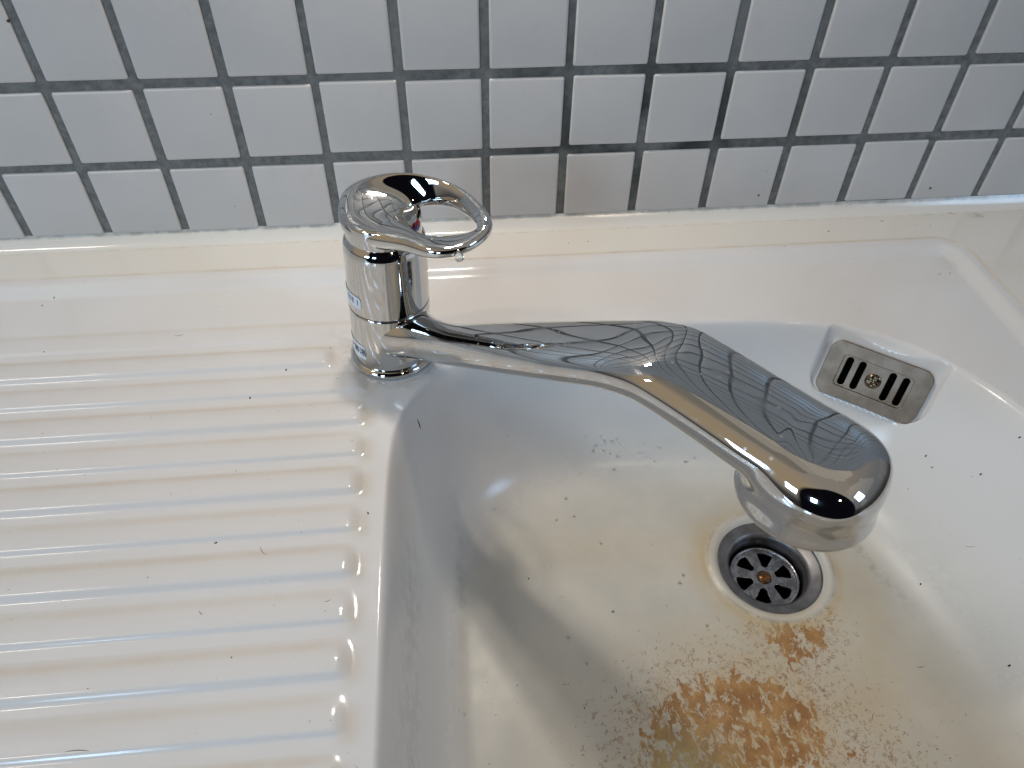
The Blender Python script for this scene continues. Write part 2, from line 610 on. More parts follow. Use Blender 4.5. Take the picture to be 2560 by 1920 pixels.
def rib_h(x, y):
    h = np.zeros(x.shape)
    for k, c in enumerate(RIB_TOP):
        big = k % 2 == 1
        amp = 2.5 if big else 1.8
        if k < 1:
            amp = .8
        xe = 199.0 if k < 2 else 219.5
        u = (y - c)
        r_ = np.clip((u - 1.0) / 10.6, 0, 1)
        back = 1 - (r_ ** 1.6)
        front = smoothstep(-7.2, -3.0, u) if big else smoothstep(-5.4, -3.0, u)
        end = 1 - smoothstep(xe - 1.5, xe + 6.0, x + .012 * u * u)
        h = h + amp * back * front * end * smoothstep(-330, -300, x)
    return h


def pfun(t, a=.16, bb=.62):
    """0 to 1 with a rounded start (a) and a wider rounded foot (bb to 1)."""
    t = np.clip(t, 0, 1)
    full = a / 2 + (bb - a) + (1 - bb) / 2
    y = np.where(t < a, t * t / (2 * a), np.where(t < bb, a / 2 + (t - a), a / 2 + (bb - a) + (t - bb) - (t - bb) ** 2 / (2 * (1 - bb))))
    return y / full


def bowl(t, a=.10, n=2.5):  # n may vary from place to place
    """rounded lip, steep upper wall, long soft sweep into the floor."""
    t = np.clip(t, 0, 1)
    u = np.where(t < a, t * t / (2 * a), t - a / 2) / (1 - a / 2)
    return 1 - (1 - u) ** n


def floor_z(x, y):
    d = np.hypot(x - DRX, y - DRY)
    z = FLOOR + 0.020 * np.clip(d - DRR, 0, 200) 
    z = z + 1.2 * np.exp(-((d - DRR - 2.5) / 2.2) ** 2)                  # raised rim round the waste
    z = z - 2.5 * (1 - smoothstep(DRR - 3, DRR + .5, d))
    return z


def sink_base(x, y):
    z = np.full(x.shape, LEDGE)
    cove = np.clip(1 + y / 9.0, 0, 1)
    z = z + 8.0 * cove ** 1.7
    dp = sd_rbox(x, y, -330, 622, -470, -37, 20)
    z = z - 0.5 * smoothstep(-.4, .4, dp) * 1.0
    z = z - (LEDGE - .5 - DECK) * smoothstep(5.0, 17.0, dp)
    z = z + rib_h(x, y)
    do = sdist(x, y, RIM)
    di = -sdist(x, y, FLR)
    t = np.where(do <= 0, 0, do / (do + np.maximum(di, 0) + 1e-6))
    t = np.where(di <= 0, 1, t)
    # soften the lip
    fz = floor_z(x, y)
    z = z + (fz - z) * bowl(t, .10, 2.5 + 1.1 * (1 - smoothstep(300, 480, x)))
    return z, do, di, dp, t


xs = np.concatenate([np.arange(-330, 190, 3.0), np.arange(190, 236, 1.0), np.arange(236, 640, 0.8), np.arange(640, 761, 5)])
ys = np.concatenate([np.arange(0, -20, -1.0), np.arange(-20, -350, -0.8), np.arange(-350, -521, -3.0)])
XX, YY = np.meshgrid(xs, ys, indexing='ij')
ZZ, DO, DI, DP, TT = sink_base(XX, YY)


def zat(x, y):
    i = np.clip(np.searchsorted(xs, x) - 1, 0, len(xs) - 2)
    j = np.clip(np.searchsorted(-ys, -y) - 1, 0, len(ys) - 2)
    fx = (x - xs[i]) / (xs[i + 1] - xs[i])
    fy = (y - ys[j]) / (ys[j + 1] - ys[j])
    return (ZZ[i, j] * (1 - fx) * (1 - fy) + ZZ[i + 1, j] * fx * (1 - fy) + ZZ[i, j + 1] * (1 - fx) * fy + ZZ[i + 1, j + 1] * fx * fy)


def on_sink(px, py):
    """where a line of sight through photo point (px,py in 2560x1920) meets the sink; used once to survey positions."""
    d = np.array([(px - 1280) / 1837.97, -(py - 960) / 1837.97, -1.0]) @ RW
    t = (-40 - CAM[2]) / d[2]
    for _ in range(4000):
        p = CAM + d * t
        if p[1] > -0.5:
            return p
        if -330 < p[0] < 760 and -520 < p[1] and p[2] <= zat(p[0], p[1]):
            return p
        t += 0.25
    return p


# overflow plate frame, on the back right wall of the bowl
PC = on_sink(1886 * 1.15732, 821 * 1.15732)
_g = []
for _a in range(0, 360, 15):
    for _r in (6, 12, 17):
        _x, _y = PC[0] + _r * math.cos(math.radians(_a)) * 1.3, PC[1] + _r * math.sin(math.radians(_a)) * .45
        _g.append((_x - PC[0], _y - PC[1], 1.0, zat(_x, _y)))
_g = np.array(_g)
gxn, gyn, g0 = np.linalg.lstsq(_g[:, :3], _g[:, 3], rcond=None)[0]
PN = np.array([-gxn, -gyn, 1.0])
PN /= np.linalg.norm(PN)
PC = PC + PN * 1.5
PE1 = np.array([math.cos(math.radians(-40)), math.sin(math.radians(-40)), 0.0])
PE1 = PE1 - PN * (PE1 @ PN)
PE1 /= np.linalg.norm(PE1)
PE2 = np.cross(PN, PE1)
print("PLATE", PC, PN, PE1, PE2)
# flatten a shallow pocket for it
pz = PC[2] - ((XX - PC[0]) * PN[0] + (YY - PC[1]) * PN[1]) / PN[2]
pu = (XX - PC[0]) * PE1[0] + (YY - PC[1]) * PE1[1] + (pz - PC[2]) * PE1[2]
pv = (XX - PC[0]) * PE2[0] + (YY - PC[1]) * PE2[1] + (pz - PC[2]) * PE2[2]
dpl = sd_rbox(pu, pv, -32.3, 32.3, -19.6, 19.6, 7)
mk = smoothstep(-3.2, .3, dpl)
ZZ = ZZ * (1 - mk) + (pz + 0.9 / PN[2] - 1.1 / PN[2] * smoothstep(-.5, 1.5, dpl)) * mk

hole = (np.hypot(XX - DRX, YY - DRY) < DRR - 4) | ((dpl > 8.0))
F = []
nx_, ny_ = XX.shape
idx = np.arange(nx_ * ny_).reshape(nx_, ny_)
cell = ~(hole[:-1, :-1] & hole[1:, :-1] & hole[:-1, 1:] & hole[1:, 1:])
q = np.stack([idx[:-1, :-1], idx[:-1, 1:], idx[1:, 1:], idx[1:, :-1]], -1)[cell]
me = bpy.data.meshes.new("sink")
V = np.stack([XX, YY, ZZ], -1).reshape(-1, 3) * MM
me.vertices.add(len(V))
me.vertices.foreach_set('co', V.ravel())
me.loops.add(q.size)
me.loops.foreach_set('vertex_index', q.ravel().astype(np.int32))
me.polygons.add(len(q))
me.polygons.foreach_set('loop_start', np.arange(0, q.size, 4, dtype=np.int32))
me.polygons.foreach_set('loop_total', np.full(len(q), 4, np.int32))
me.polygons.foreach_set('use_smooth', np.ones(len(q), bool))
me.update(calc_edges=True)
me.validate()
me.materials.append(m_sink)


def put(name, arr):
    a_ = me.attributes.new(name, 'FLOAT', 'POINT')
    a_.data.foreach_set('value', np.clip(arr, 0, 1).astype(np.float32).ravel())


def blob(x, y, cx, cy, rx, ry, ang=0):
    c, s = math.cos(math.radians(ang)), math.sin(math.radians(ang))
    u = ((x - cx) * c + (y - cy) * s) / rx
    w = (-(x - cx) * s + (y - cy) * c) / ry
    return np.exp(-(u * u + w * w))


inpanel = smoothstep(-1, 1, DP)
put('cream', (1 - inpanel) * .85 + inpanel * .12 + .25 * blob(XX, YY, 330, -70, 130, 22))
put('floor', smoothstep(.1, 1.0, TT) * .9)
dd = np.hypot(XX - DRX, YY - DRY)
stain_shade = .55 * np.exp(-(np.abs(DP) / .9) ** 2) * (YY > -200)
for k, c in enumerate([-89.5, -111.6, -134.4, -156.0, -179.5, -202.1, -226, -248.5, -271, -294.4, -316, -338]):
    stain_shade += (.20 + .08 * (k % 2)) * np.exp(-((YY - c) / 2.2) ** 2) * (1 - smoothstep(205, 228, XX)) * smoothstep(-330, -250, XX)
for k, c in enumerate(RIB_TOP[1:]):
    xe = 205 if k < 1 else 225
    stain_shade += .36 * np.exp(-((XX - xe) / 4.0) ** 2) * np.exp(-((YY - (c - 1)) / 7.5) ** 4)  # painted shade on the rib ends sloping towards the bowl
stain_shade += .75 * np.exp(-((dd - 39.5) / 2.2) ** 2) * (.45 + .55 * smoothstep(30, -30, YY - DRY)) + .35 * np.exp(-((dd - 44) / 7) ** 2)
stain_shade += .75 * blob(XX, YY, 410, -315, 72, 58) + .35 * blob(XX, YY, 500, -250, 10, 55, -18) + .35 * blob(XX, YY, 440, -290, 70, 40) + .3 * blob(XX, YY, 420, -200, 30, 25) + .3 * blob(XX, YY, 350, -200, 50, 18)
put('stain_shade', stain_shade)
dirt = .5 * np.exp(-((XX - 244) / 3.5) ** 2) * smoothstep(-180, -260, YY) * .5
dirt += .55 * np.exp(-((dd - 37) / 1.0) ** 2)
dirt += .7 * blob(XX, YY, 648, -13, 5, 3) + .8 * blob(XX, YY, 62, -316, 9, 4.0) + .3 * blob(XX, YY, 268, -215, 3, 40)
for k, c in enumerate(RIB_TOP[2:9]):
    dirt += .14 * blob(XX, YY, 225 if k else 205, c - 3, 3.5, 6)  # more painted shade at the rib ends, added to the dirt mask
dirt += .55 * np.exp(-((YY + .6) / .9) ** 2) + .25 * np.exp(-((YY + 9.2) / .7) ** 2)
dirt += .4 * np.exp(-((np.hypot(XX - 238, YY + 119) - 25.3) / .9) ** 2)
dirt += .5 * blob(XX, YY, 512, -222, 3.0, 30, 16) * 1.2
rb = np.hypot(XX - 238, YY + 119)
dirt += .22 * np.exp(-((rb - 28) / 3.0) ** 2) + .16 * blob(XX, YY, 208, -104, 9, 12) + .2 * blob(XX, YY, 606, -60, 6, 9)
put('dirt', dirt)
rust = 1.15 * blob(XX, YY, 396, -328, 50, 39) + .5 * blob(XX, YY, 372, -318, 24, 22) + .75 * blob(XX, YY, 425, -300, 30, 24) + .45 * blob(XX, YY, 385, -292, 34, 22) + .5 * blob(XX, YY, 470, -335, 28, 22)
rust += .95 * blob(XX, YY, 441, -260, 17, 7.5, -10) + .8 * blob(XX, YY, 455, -266, 13, 11) + .5 * blob(XX, YY, 462, -262, 14, 12) + .35 * blob(XX, YY, 445, -276, 10, 10)
rust = rust * (dd > 36.5)
put('rust', rust)
put('rustline', 1.3 * np.sqrt(np.clip(rust, 0, 1)) * (dd > 36.5) + .38 * blob(XX, YY, 425, -300, 52, 38) + .45 * blob(XX, YY, 476, -252, 9, 20))
put('rustyellow', .85 * blob(XX, YY, 370, -326, 22, 18) + .4 * blob(XX, YY, 441, -257, 12, 5))

sink = link(bpy.data.objects.new("sink", me))
tag(sink, "cream enamelled kitchen sink with ribbed drainboard and rust stained bowl", "sink")
# front apron and outer rim so that the sink has thickness
bx = []
o_v, o_f = [], []
edge = [(x, -520, zat(x, -519.9)) for x in np.linspace(-330, 759, 60)]
for x, y, z in edge:
    o_v += [(x, -520, z + .02), (x, -523.5, z - 1.2), (x, -524.5, z - 5), (x, -524.5, z - 42), (x, -520, z - 46)]
o_f = grid_faces(len(edge), 5)
apron = mesh_obj("front_apron", o_v, o_f, m_sink, sink)
fix_normals(apron)

# ------------------------------------------------------------------ overflow plate
def curve_plate(name, outer, holes, thick, bevel, mat, parent, frame):
    cu = bpy.data.curves.new(name, 'CURVE')
    cu.dimensions = '2D'
    cu.fill_mode = 'BOTH'
    cu.extrude = thick * MM
    cu.bevel_depth = bevel * MM
    cu.bevel_resolution = 3
    for pl in [outer] + holes:
        s = cu.splines.new('POLY')
        s.points.add(len(pl) - 1)
        for p, (x, y) in zip(s.points, pl):
            p.co = (x * MM, y * MM, 0, 1)
        s.use_cyclic_u = True
    tmp = bpy.data.objects.new(name + "_tmp", cu)
    scene.collection.objects.link(tmp)
    dg = bpy.context.evaluated_depsgraph_get()
    me_ = bpy.data.meshes.new_from_object(tmp.evaluated_get(dg))
    me_.name = name
    bpy.data.objects.remove(tmp)
    bpy.data.curves.remove(cu)
    me_.transform(frame)
    me_.materials.clear()
    me_.materials.append(mat)
    return link(bpy.data.objects.new(name, me_), parent)


def rrect(w, h, r, cx=0, cy=0, n=8, rot=0):
    out = []
    for sx, sy, a0 in ((1, 1, 0), (-1, 1, 90), (-1, -1, 180), (1, -1, 270)):
        for k in range(n + 1):
            t = math.radians(a0 + 90 * k / n)
            out.append((cx + sx * (w / 2 - r) + r * math.cos(t), cy + sy * (h / 2 - r) + r * math.sin(t)))
    return out


def frame_at(c, e1, e2, n, off=0.0):
    M_ = Matrix([[e1[i], e2[i], n[i]] for i in range(3)]).to_4x4()
    M_.translation = Vector((np.array(c) + np.array(n) * off) * MM)
    return M_


plate = empty("overflow_plate", PC)
tag(plate, "small steel overflow plate with four slots on the bowl's back wall", "overflow cover")
off = Matrix.Translation(-Vector(PC * MM))
slots = [rrect(4.3, 18.8, 2.1, cx, 0) for cx in (-16.4, -8.9, 8.9, 16.5)]
hub = [(3.2 * math.cos(t), 3.2 * math.sin(t)) for t in np.linspace(0, 2 * np.pi, 24, endpoint=False)]
# raised outer frame and sunken slotted panel
curve_plate("frame", rrect(59, 34.5, 6.5), [rrect(41.5, 20.8, 2.6)], .35, .35, m_steel, plate, off @ frame_at(PC, PE1, PE2, PN, 1.7))
curve_plate("slotted_panel", rrect(43.5, 22.8, 3.2), slots, .2, .15, m_steel, plate, off @ frame_at(PC, PE1, PE2, PN, 1.0))
# dark channel behind
cv, cf = [], []
for d_ in (0.1, -0.5, -14):
    for x, y in rrect(42.0, 21.0, 3):
        w = PC + PE1 * x + PE2 * y + PN * (d_ + .5) - PC
        cv.append(w)
n = len(rrect(42, 21, 3))
cf = grid_faces(3, n, False, True) + [tuple(2 * n + j for j in range(n))]
mesh_obj("channel", cv, cf, m_black, plate, smooth=False)


def dome(name, c, e1, e2, nrm, r, h, mat, parent, slot=True):
    vv = []
    R_, S_ = 10, 28
    for i in range(R_ + 1):
        a_ = i / R_ * math.pi / 2
        for j in range(S_):
            t = 2 * math.pi * j / S_
            rr_ = r * math.sin(a_)
            hz = h * math.cos(a_)
            x, y = rr_ * math.cos(t), rr_ * math.sin(t)
            if slot and (abs(x) < r * .13 and abs(y) < r * .62 or abs(y) < r * .13 and abs(x) < r * .62):
                hz -= h * .35
            vv.append(np.array(c) + np.array(e1) * x + np.array(e2) * y + np.array(nrm) * hz)
    o_ = mesh_obj(name, vv, grid_faces(R_ + 1, S_, False, True), mat, parent)
    fix_normals(o_)
    return o_


dome("screw", PN * 1.2, PE1, PE2, PN, 4.7, 2.2, m_darkscrew, plate)

# ------------------------------------------------------------------ drain
drain = empty("sink_drain", (DRX, DRY, FLOOR - 2))
tag(drain, "round steel drain with a six hole strainer in the bowl floor", "drain")
fl = round_prof([(DRR - .3, -2.2), (DRR - .2, .1), (DRR - 2.2, .7), (24.2, -1.6), (22.6, -3.8), (22.4, -26)], 1.3, 5)
lathe("flange", [(r, z) for r, z in fl], m_flange, drain, 128)
lathe("waste_pipe", [(22.2, -12), (22.1, -60), (0.05, -60)], m_black, drain, 64)
SZ = -13.0
ROT = math.radians(70)
hs = []
for k in range(6):
    a0 = ROT + k * math.pi / 3
    pts = []
    # rounded triangular hole
    corners = [(7.6, -.30), (7.6, .30), (17.2, .345), (17.2, -.345)]
    poly = []
    for r_, da in ((7.8, -.20), (7.8, .20), (11, .26), (16.4, .30), (17.3, .21), (17.7, 0), (17.3, -.21), (16.4, -.30), (11, -.26)):
        poly.append((r_ * math.cos(a0 + da * 1.0), r_ * math.sin(a0 + da * 1.0)))
    c_ = catmull(poly, 5)
    hs.append([tuple(p) for p in c_])
outer = [(20.2 * math.cos(t), 20.2 * math.sin(t)) for t in np.linspace(0, 2 * np.pi, 96, endpoint=False)]
st = curve_plate("strainer", outer, hs, .4, .25, m_strain, drain, Matrix.Translation((0, 0, SZ * MM)))
for p in st.data.polygons:
    p.use_smooth = False
lathe("strainer_rim", round_prof([(19.0, SZ + .2), (19.5, SZ + 1.4), (20.6, SZ + 1.7), (21.2, SZ + .6), (21.0, SZ - 4)], .6, 4), m_strain, drain, 96)
dome("screw", (0, 0, SZ + .4), (1, 0, 0), (0, 1, 0), (0, 0, 1), 4.6, 2.4, m_rustscrew, drain, slot=False)

# ------------------------------------------------------------------ faucet
AX, AY = 237.2, -118.6
DZ = -59.6
faucet = empty("kitchen_faucet", (AX, AY, DZ))
tag(faucet, "chrome single lever mixer faucet standing between drainboard and bowl", "faucet")
LEAN = math.radians(2.6)


def lean(v):
    """the body leans a touch to the right, as in the photo."""
    v = v.copy()
    h = v[:, 2] - DZ
    v[:, 0] = v[:, 0] + np.tan(LEAN) * h
    return v - np.array([AX, AY, DZ])


def lv(v):
    return np.asarray(v, float) - np.array([AX, AY, DZ])


lathe("base_flange", round_prof([(10, DZ), (23.6, DZ), (24.2, DZ + 1.2), (24.0, DZ + 3.2), (22.6, DZ + 4.6), (21.4, DZ + 4.7), (20.9, DZ + 3.6)], 1.1, 6),
      m_chrome, faucet, axis=(AX, AY), lean=lean)
# the swivelling lower sleeve belongs to the spout; the seam sits above it
lathe("lower_sleeve", round_prof([(20.6, DZ + 3), (21.7, DZ + 4.2), (21.9, DZ + 10), (21.7, -20.6), (21.3, -20.0), (18, -20.0)], .5, 4),
      m_chrome, faucet, axis=(AX, AY), lean=lean)
lathe("seam_ring", [(18, -20.2), (20.9, -20.2), (20.9, -19.2), (18, -19.2)], m_seam, faucet, axis=(AX, AY), lean=lean)
lathe("body", round_prof([(18, -19.4), (21.3, -19.4), (21.65, -18.8), (21.2, 12.5), (21.2, 16.0), (20.4, 19.2), (18.6, 21.6), (17.6, 22.0)], .9, 6),
      m_chrome, faucet, axis=(AX, AY), lean=lean)
lathe("cartridge_cap", round_prof([(17.0, 21.0), (18.9, 21.6), (19.1, 22.4), (19.2, 28), (18.9, 31.8), (17.0, 33.0), (.05, 33.0)], .7, 5),
      m_chrome, faucet, axis=(AX, AY), lean=lean)

# --- spout: one smooth surface found by marching rays from its spine
PHI = math.radians(-49)
SD = np.array([math.cos(PHI), math.sin(PHI), 0.0])
SL = np.array([-SD[1], SD[0], 0.0])
ks = [0, 16, 24, 32, 40, 50, 75, 100, 125, 140, 155, 170, 185, 200, 215, 262]
kz = [-36, -35, -33, -30, -27, -22.5, -7.6, 6.9, 21.3, 29.9, 38.4, 43.8, 43.3, 42.2, 41.0, 38.5]
kw = [19, 16.5, 12.8, 11.0, 10.4, 10.5, 13.7, 16.4, 18.6, 19.3, 20.0, 20.4, 20.2, 20.2, 20.4, 20.2]
kh = [15, 14, 12.2, 11.4, 11.1, 11, 10.5, 10, 9.6, 9.5, 9.5, 9.5, 9.6, 9.8, 10.0, 10.0]
sg = np.arange(-30, 290, .5)


def smooth_tab(kv):
    y = np.interp(sg, ks, kv)
    g = np.exp(-(np.arange(-30, 31) * .5 / 3.6) ** 2 / 2)
    g /= g.sum()
    return np.convolve(np.pad(y, 30, mode='edge'), g, 'valid')


tz, tw, thh = smooth_tab(kz), smooth_tab(kw), smooth_tab(kh)
HS0 = 232.3   # centre of the head
HZB = 22.0    # underside of the outlet


def field(s, l, z):
    zc = np.interp(s, sg, tz)
    w = np.interp(s, sg, tw)
    h = np.interp(s, sg, thh)
    ss = np.maximum(s - HS0, 0)
    pe = 2.0 + 1.1 * smoothstep(0, 8, ss)
    ll = (np.abs(l) ** pe + ss ** pe) ** (1 / pe)
    n_ = 2.5 + .1 * smoothstep(125, 165, s) - .1 * smoothstep(225, 250, s)
    g = (np.abs(ll / w) ** n_ + np.abs((z - zc) / h) ** n_) ** (1 / n_)
    fa = (g - 1) * np.minimum(w, h)
    # head: a slightly flaring round drum, rounded edges
    rad = np.hypot(l, s - HS0)
    rr_ = 24.2 - (np.clip(z - HZB, 0, 40)) * .20
    top = 47.0
    e_ = 2.0
    qx = rad - (rr_ - e_)
    qz = np.abs(z - (top + HZB) / 2) - ((top - HZB) / 2 - e_)
    fh = np.hypot(np.maximum(qx, 0), np.maximum(qz, 0)) + np.minimum(np.maximum(qx, qz), 0) - e_
    # upper edge of the drum is strongly rounded
    e2 = 10.0
    qx2 = rad - (rr_ - e2)
    qz2 = (z - (top - e2))
    f2 = np.hypot(np.maximum(qx2, 0), np.maximum(qz2, 0)) - e2
    fh = np.maximum(fh, np.where(qz2 > 0, f2, -9))
    k = 5.0
    hh_ = np.clip(.5 + .5 * (fh - fa) / k, 0, 1)
    return fh * (1 - hh_) + fa * hh_ - k * hh_ * (1 - hh_)


def march(org, dirs):
    lo = np.zeros(len(dirs))
    hi = np.full(len(dirs), 60.0)
    # first coarse outward walk to the first crossing
    t = np.zeros(len(dirs))
    done = np.zeros(len(dirs), bool)
    for stp in np.arange(1, 60, .5):
        P = org + dirs * stp
        f = field(P[:, 0], P[:, 1], P[:, 2])
        new = (~done) & (f > 0)
        hi[new] = stp
        lo[new] = stp - .5
        done |= new
        if done.all():
            break
    for _ in range(22):
        md = (lo + hi) / 2
        P = org + dirs * md[:, None]
        f = field(P[:, 0], P[:, 1], P[:, 2])
        out_ = f > 0
        hi = np.where(out_, md, hi)
        lo = np.where(out_, lo, md)
    return org + dirs * ((lo + hi) / 2)[:, None]


NT = 144
th = np.linspace(0, 2 * np.pi, NT, endpoint=False)
rings = []
stations = np.concatenate([np.arange(10, 194, 1.5), np.arange(194, 216, .5), np.arange(216, 231, 1.0)])
for s in stations:
    zc = float(np.interp(s, sg, tz))
    slope = float(np.interp(s + 2, sg, tz) - np.interp(s - 2, sg, tz)) / 4 * (1 - smoothstep(150, 190, s))
    nv = math.hypot(1, slope)
    zc = zc - 6.0 * smoothstep(200, 226, s)
    upd = np.array([-slope / nv, 0, 1 / nv])
    d_ = np.cos(th)[:, None] * np.array([0, 1, 0]) + np.sin(th)[:, None] * upd
    rings.append(march(np.array([s, 0, zc]) + d_ * 0, d_))
zc_end = float(np.interp(231, sg, tz)) - 6.0
for a_ in np.linspace(0, math.pi / 2, 60)[0:-1]:
    d_ = np.cos(a_) * (np.cos(th)[:, None] * np.array([0, 1, 0]) + np.sin(th)[:, None] * np.array([0, 0, 1])) + math.sin(a_) * np.array([1, 0, 0])
    rings.append(march(np.array([231.0, 0, zc_end]) + d_ * 0, d_))
tip = march(np.array([[231.0, 0, zc_end]]), np.array([[1.0, 0, 0]]))
P = np.concatenate(rings)
W = np.array([AX, AY, 0]) + P[:, :1] * SD + P[:, 1:2] * SL + P[:, 2:3] * np.array([0, 0, 1])
W = np.vstack([W, np.array([AX, AY, 0]) + tip[0, 0] * SD + np.array([0, 0, tip[0, 2]])])
ff = grid_faces(len(rings), NT, False, True)
b0 = (len(rings) - 1) * NT
ff += [(b0 + j, b0 + (j + 1) % NT, len(W) - 1) for j in range(NT)]
spout = mesh_obj("spout", lv(W), ff, m_chrome, faucet)
fix_normals(spout)
# outlet aerator under the head
ocx = np.array([AX, AY, 0]) + HS0 * SD
lathe("aerator", [(0.05, 23.2), (9, 23.2), (11.5, 21.0), (11.5, 23.5)], m_steel, faucet, 48, axis=(ocx[0], ocx[1]), lean=lambda v: v - np.array([AX, AY, DZ]))

# --- lever: a closed loop whose section changes round the hole
HANDLE = [
    (219.8, -117.0, 36.0, 253.2, -122.2, 34.0, 9), (221.4, -106.5, 40.5, 253.6, -118.4, 34.0, 8), (230.5, -103.0, 43.5, 255.8, -115.6, 33.5, 7),
    (243.4, -102.8, 46.0, 259.2, -113.7, 33.0, 5.5), (254.7, -104.6, 46.5, 263.8, -113.7, 33.0, 4.5), (264.8, -108.6, 46.0, 269.5, -115.4, 33.5, 4),
    (273.6, -113.2, 45.0, 275.1, -118.8, 34.0, 3.7), (282.1, -121.2, 44.0, 280.4, -126.7, 35.0, 3.6), (288.2, -130.5, 42.5, 284.1, -134.7, 36.0, 3.6),
    (292.3, -139.7, 41.0, 286.3, -140.8, 36.5, 4), (292.2, -144.4, 38.0, 285.1, -143.4, 36.0, 4), (287.9, -150.2, 36.5, 280.7, -144.6, 35.5, 4.2),
    (280.1, -156.2, 35.5, 274.3, -144.1, 35.0, 4.3), (271.7, -157.8, 34.5, 267.8, -143.6, 35.0, 4.3), (263.3, -156.0, 34.0, 262.1, -142.8, 35.0, 4.8),
    (256.0, -150.2, 33.0, 257.8, -139.1, 35.0, 5.5), (247.3, -143.5, 31.5, 255.2, -133.5, 35.0, 6.5), (236.5, -138.8, 31.0, 253.8, -128.8, 34.5, 8),
    (226.5, -132.2, 32.0, 253.2, -126.0, 34.3, 9), (221.0, -125.0, 33.8, 253.0, -124.0, 34.0, 9)]
H = catmull(HANDLE, 10)
kern = np.exp(-(np.arange(-12, 13) / 6.0) ** 2 / 2)
kern /= kern.sum()
Hs = np.stack([np.convolve(np.concatenate([H[-12:, i], H[:, i], H[:12, i]]), kern, 'valid') for i in range(7)], 1)
vv = []
NS = 56
for row in Hs:
    O, I, bt = row[:3], row[3:6], row[6]
    c = (O + I) / 2
    a_ = (O - I) / 2
    la = np.linalg.norm(a_)
    hdir = a_ / la
    side = np.array([0, 0, 1.0])
    up_ = side - hdir * hdir[2]
    up_ /= np.linalg.norm(up_)
    c = c - up_ * bt * .55
    for j in range(NS):
        t = 2 * math.pi * j / NS
        n_ = 2.3
        cx = np.sign(math.cos(t)) * abs(math.cos(t)) ** (2 / n_)
        sx = np.sign(math.sin(t)) * abs(math.sin(t)) ** (2 / n_)
        dish = -1.0 * (1 - cx * cx) * (sx > 0) * min(la / 12, 1) * sx
        vv.append(c + a_ * cx + up_ * (bt * sx * .8 + dish))
lever = mesh_obj("lever_handle", lv(vv), grid_faces(len(Hs), NS, True, True), m_chrome, faucet)
fix_normals(lever)

# hot and cold mark on the cap, facing the loop
am = math.radians(-30)
mc = np.array([AX + math.tan(LEAN) * 90, AY, 30.0]) + 19.3 * np.array([math.cos(am), math.sin(am), 0])
mn = np.array([math.cos(am), math.sin(am), .0])
m1 = np.array([-math.sin(am), math.cos(am), 0])
m2 = np.array([0, 0, 1.0])
dm = dome("temperature_mark", mc - np.array([AX, AY, DZ]), m1, m2, mn, 3.0, .9, m_blue, faucet, slot=False)
dm.data.materials.append(m_red)
for p in dm.data.polygons:
    if p.center.z * 1000 > 30.5 - DZ:
        p.material_index = 1


# stickers: curved labels wrapped on the body, with printed marks
def sticker(name, a0, a1, z0, z1, rbase, texts, label=None):
    r0 = rbase + .12
    vv_, N, M_ = [], 24, 12
    ac, zc_ = (a0 + a1) / 2, (z0 + z1) / 2
    hw, hz = (a1 - a0) / 2, (z1 - z0) / 2
    for i in range(N + 1):
        u = -1 + 2 * i / N
        # rounded ends
        edge_ = max(0, abs(u) - .86) / .14
        k = hz - 1.4 * (1 - math.sqrt(max(0, 1 - edge_ ** 2)))
        for j in range(M_ + 1):
            w = -1 + 2 * j / M_
            t = math.radians(ac + u * hw)
            vv_.append((AX + r0 * math.cos(t), AY + r0 * math.sin(t), zc_ + w * k))
    o_ = mesh_obj(name, lean(np.array(vv_)), grid_faces(N + 1, M_ + 1), m_sticker, faucet)
    if label:
        o_['label'] = label
    for body, size, deg, zz, mat_ in texts:
        fc = bpy.data.curves.new("print", 'FONT')
        fc.body = body
        fc.size = size * MM
        fc.align_x = 'CENTER'
        fc.align_y = 'CENTER'
        fc.offset = 0.00006
        tmp = bpy.data.objects.new("tmp", fc)
        scene.collection.objects.link(tmp)
        dg = bpy.context.evaluated_depsgraph_get()
        tm = bpy.data.meshes.new_from_object(tmp.evaluated_get(dg))
        bpy.data.objects.remove(tmp)
        bpy.data.curves.remove(fc)
        if len(tm.vertices) == 0:
            continue
        cc = np.empty(len(tm.vertices) * 3)
        tm.vertices.foreach_get('co', cc)
        cc = cc.reshape(-1, 3) * 1000
        ang = math.radians(deg) + cc[:, 0] / r0
        w = np.stack([AX + (r0 + .1) * np.cos(ang), AY + (r0 + .1) * np.sin(ang), zz + cc[:, 1]], 1)
        w = lean(w) * MM
        tm.vertices.foreach_set('co', w.ravel())
        tm.materials.clear()
        tm.materials.append(mat_)
        tm.update()
        t_o = link(bpy.data.objects.new("lettering", tm), o_)
    return o_


sticker("upper_sticker", 172, 232, -14.5, -7.0, 21.6, [("N", 4.6, 206, -10.6, m_ink), ("E", 4.4, 216, -10.6, m_ink), ("I", 4.6, 226, -10.6, m_ink)],
        "small white sticker with black capital letters")
sticker("lower_sticker", 180, 232, -49.5, -40.0, 21.9, [("\u7bc0\u6e6f", 5.2, 219, -44.8, m_ink), ("\u25cf", 3.0, 199, -44.8, m_redink)],
        "small white sticker with dark handwritten style characters")

# drop of water hanging from the front of the lever
def droplet_mesh(c, r, squash, seed=0, top=False):
    vv_, ff_ = [], []
    R_, S_ = 7, 12
    for i in range(R_ + 1):
        a_ = i / R_ * (math.pi if top else math.pi / 2)
        for j in range(S_):
            t = 2 * math.pi * j / S_
            vv_.append((c[0] + r * math.sin(a_) * math.cos(t) * (1 + .12 * math.cos(t + seed)), c[1] + r * math.sin(a_) * math.sin(t), c[2] + r * squash * math.cos(a_)))
    return vv_, grid_faces(R_ + 1, S_, False, True)


